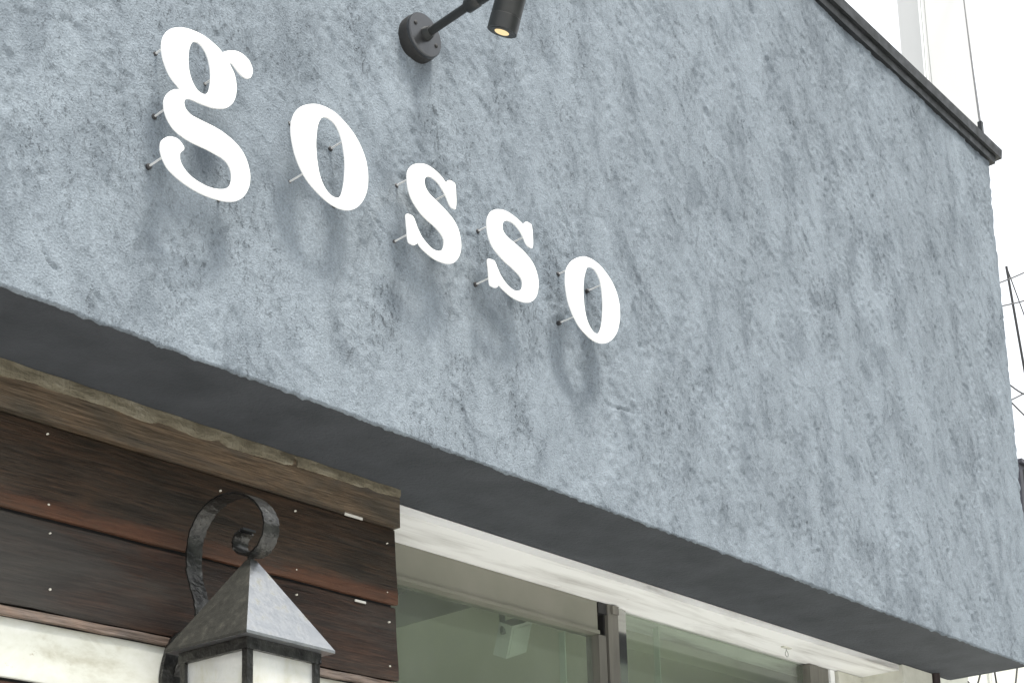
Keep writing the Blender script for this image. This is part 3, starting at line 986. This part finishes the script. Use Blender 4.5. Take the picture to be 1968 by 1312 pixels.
# roof: square pyramid with a folded lower edge
ZE, ZA, RW = 2.188, 2.353, .1045
bm = bmesh.new()
def ring(w, z):
    return [bm.verts.new(LM @ Vector((a * w, c * w, z))) for a, c in ((-1, -1), (1, -1), (1, 1), (-1, 1))]
r0 = ring(RW - .012, ZE - .004); r1 = ring(RW, ZE - .004); r2 = ring(RW, ZE + .001); r3 = ring(.007, ZA); 
for a, c in ((r0, r1), (r1, r2), (r2, r3)):
    for j in range(4):
        bm.faces.new((a[j], a[(j + 1) % 4], c[(j + 1) % 4], c[j]))
bm.faces.new(r0[::-1]); bm.faces.new(r3)
roof = obj('lantern_roof', bm, M_ROOF, lan, bevel=.0012)
roof.data.materials.append(M_ROOFM)               # left and back faces: moss and grime, with their shade put into the colour
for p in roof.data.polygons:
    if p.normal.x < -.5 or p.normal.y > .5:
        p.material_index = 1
obj('roof_flange', B(-.0875, .0875, -.0875, .0875, 2.164, 2.1835, M=LM), M_IRON, roof, bevel=.002)
BW = .079
for a in (-1, 1):
    for c in (-1, 1):
        obj('corner_post', B(a * BW - .0065, a * BW + .0065, c * BW - .0065, c * BW + .0065, 1.925, 2.166, M=LM), M_IRON, lan, bevel=.0015)
for k in range(4):
    Q = LM @ Matrix.Rotation(k * math.pi / 2, 4, 'Z')
    obj('lantern_pane', B(-BW + .006, BW - .006, -BW + .0, -BW + .003, 1.93, 2.165, M=Q), M_OPAL, lan)
obj('lantern_base', B(-.088, .088, -.088, .088, 1.905, 1.926, M=LM), M_IRON, lan, bevel=.003)
obj('inner_tube', _lathe(bmesh.new(), Vector((cx, cy, 1.93)), Vector((0, 0, 1)), [(0, .02), (.01, .056), (.2335, .056)], 28), M_TUBE, lan, smooth=True)
# wall plate with curved sides
bm = bmesh.new()
half = [(0.004, 2.262), (.020, 2.248), (.030, 2.225), (.037, 2.200), (.041, 2.175), (.042, 2.140), (.036, 2.08), (.026, 2.02), (.016, 1.97), (.003, 1.945)]
out = [(x, z) for x, z in half] + [(-x, z) for x, z in reversed(half)]
fa = [bm.verts.new((cx + x, .2335, z)) for x, z in out]
ba = [bm.verts.new((cx + x, .2440, z)) for x, z in out]
for i in range(len(out)):
    j = (i + 1) % len(out)
    bm.faces.new((fa[i], fa[j], ba[j], ba[i]))
bm.faces.new(fa[::-1]); bm.faces.new(ba)
obj('wall_plate', bm, M_IRON, lan, bevel=.002)

# ---------------------------------------------------------------- behind and beside the shop
X0, X1, PY = PYLON
py = empty('sign_pylon', ((X0 + X1) / 2, PY + .2, 0))
tag(py, 'tall pale blank panel rising behind the end of the fascia', 'pylon')
obj('panel', B(X0, X1, PY, PY + PYD, 0, 14), M_PALE, py, bevel=.004)
obj('corner_trim', B(X0 - .012, X0 + .045, PY - .014, PY - .001, 0, 14), M_WHITE, py)
for dx, zs in ((-.004, 0), (.075, 1)):
    pts = []
    rr = random.Random(3 + zs)
    for i in range(30):
        pts.append((X0 + dx + (rr.uniform(-.012, .012) if i % 3 == 0 else 0), PY - .022 if zs else PY - .022, 3 + i * .36))
    obj('panel_cable', tube(bmesh.new(), [tuple(p) for p in catmull(pts, 3)], .0042, 6), M_LAMPG, py)
e0 = Vector(CAB0); e1 = Vector(CAB1)
ct = obj('roof_cable', TB([e0 + (e1 - e0) * t - Vector((0, 0, .10 * math.sin(math.pi * t))) for t in [i / 16 for i in range(17)]], .0045, 8), M_CABLE, smooth=True)
tag(ct, 'thin black cable running up from the end of the dark coping', 'cable')
cl_ = obj('cable_clip', B(e0.x - .008, e0.x + .008, e0.y - .008, e0.y + .008, 4.69, e0.z + .006), M_COPING, shop)

nb = empty('neighbour_house', (7.5, 2.5, 0))
tag(nb, 'pale rendered house just beyond the fascia, glimpsed under its corner', 'house')
NX0, NYF, NH = NEIGH
obj('wall', B(NX0, NX0 + 4.0, NYF, NYF + 4.0, 0, NH), M_NEIGH, nb)
obj('flat_roof', B(NX0 - .05, NX0 + 4.05, NYF - .05, NYF + 4.05, NH + .001, NH + .12), M_ROOFTOP, nb)
obj('downpipe', TB([(NPIPE, NYF - .03, 0), (NPIPE, NYF - .03, NH)], .014, 12), M_WHITE, nb, smooth=True)
for i, (p, q) in enumerate(NCAB):
    p = Vector(p); q = Vector(q)
    c_ = obj('service_cable', TB([p + (q - p) * t + Vector((0, 0, -.05 * math.sin(math.pi * t))) for t in [k / 10 for k in range(11)]], .0042, 8), M_CABLE, smooth=True)
    tag(c_, ['short black cable slanting inward below the soffit corner', 'thin black cable leaning right below the soffit corner',
             'black cable leaning left at the lower right corner of the photo'][i], 'cable', 'cables below the soffit corner')

dk = empty('dark_house', (22, 8, 0))
tag(dk, 'dark navy house with an aerial at the right edge of the photo', 'house')
DX, DY, DH = DARK
obj('wall', B(DX, DX + 5, DY, DY + 6, 0, DH), M_NAVY, dk)
obj('roof', B(DX - .02, DX + 5.1, DY - .05, DY + 6.1, DH + .001, DH + .06), M_NAVY, dk)
obj('wall_pipe', TB([(DX + .03, DY - .06, 0), (DX + .03, DY - .06, DH - .1)], .03, 10), M_CABLE, dk, smooth=True)

ant = empty('roof_aerial', MAST[0])
tag(ant, 'thin leaning roof aerial mast beyond the right end of the fascia', 'aerial')
obj('mast', TB([MAST[0], MAST[1]], .022, 8), M_CABLE, ant, smooth=True)
for p, q in GUYS:
    obj('guy_wire', TB([p, q], .010, 6), M_CABLE, ant, smooth=True)
for i, (p, q) in enumerate(WIRES):
    p = Vector(p); q = Vector(q)
    w_ = obj('overhead_wire', TB([p + (q - p) * t + Vector((0, 0, -.12 * math.sin(math.pi * t))) for t in [k / 14 for k in range(15)]], .011, 6), M_CABLE, smooth=True)
    tag(w_, ['upper of the two overhead wires crossing the aerial mast', 'lower of the two overhead wires crossing the aerial mast',
             'overhead wire sloping down to the dark house', 'short overhead wire rising from the fascia edge', 'low overhead wire running down past the dark house'][i], 'wire', 'overhead wires beyond the fascia')

# ---------------------------------------------------------------- across the street (unseen building added for the shop window to mirror)
opp = empty('opposite_building', (15, -13, 0))
tag(opp, 'grey-green tiled building across the street, out of view, added to be mirrored in the window glass', 'building')
M_OPP, nt, b = mat('grey_green_tile_facade', (.20, .24, .19), .6)
setc(nt, b, ramp(nt, noise(nt, coords(nt), 1.2, 5), [(.3, (.15, .18, .145)), (.7, (.22, .25, .205))]))
M_OPW, nt, b = mat('dark_office_glass', (.03, .04, .035), .1)
obj('wall', B(3, 32, -16, -10, 0, 9.5), M_OPP, opp)
obj('roof', B(2.9, 32.1, -16.1, -9.9, 9.502, 9.75), M_ROOFTOP, opp)
for fl in range(3):
    for k in range(9):
        x = 4.2 + k * 3.1
        wdo = obj('window', B(x, x + 2.0, -9.99, -9.94, 1.0 + fl * 3.0, 2.5 + fl * 3.0), M_OPW, opp)
        obj('sill', B(x - .08, x + 2.08, -9.99, -9.86, .90 + fl * 3.0, .985 + fl * 3.0), M_CPLASTER, wdo)
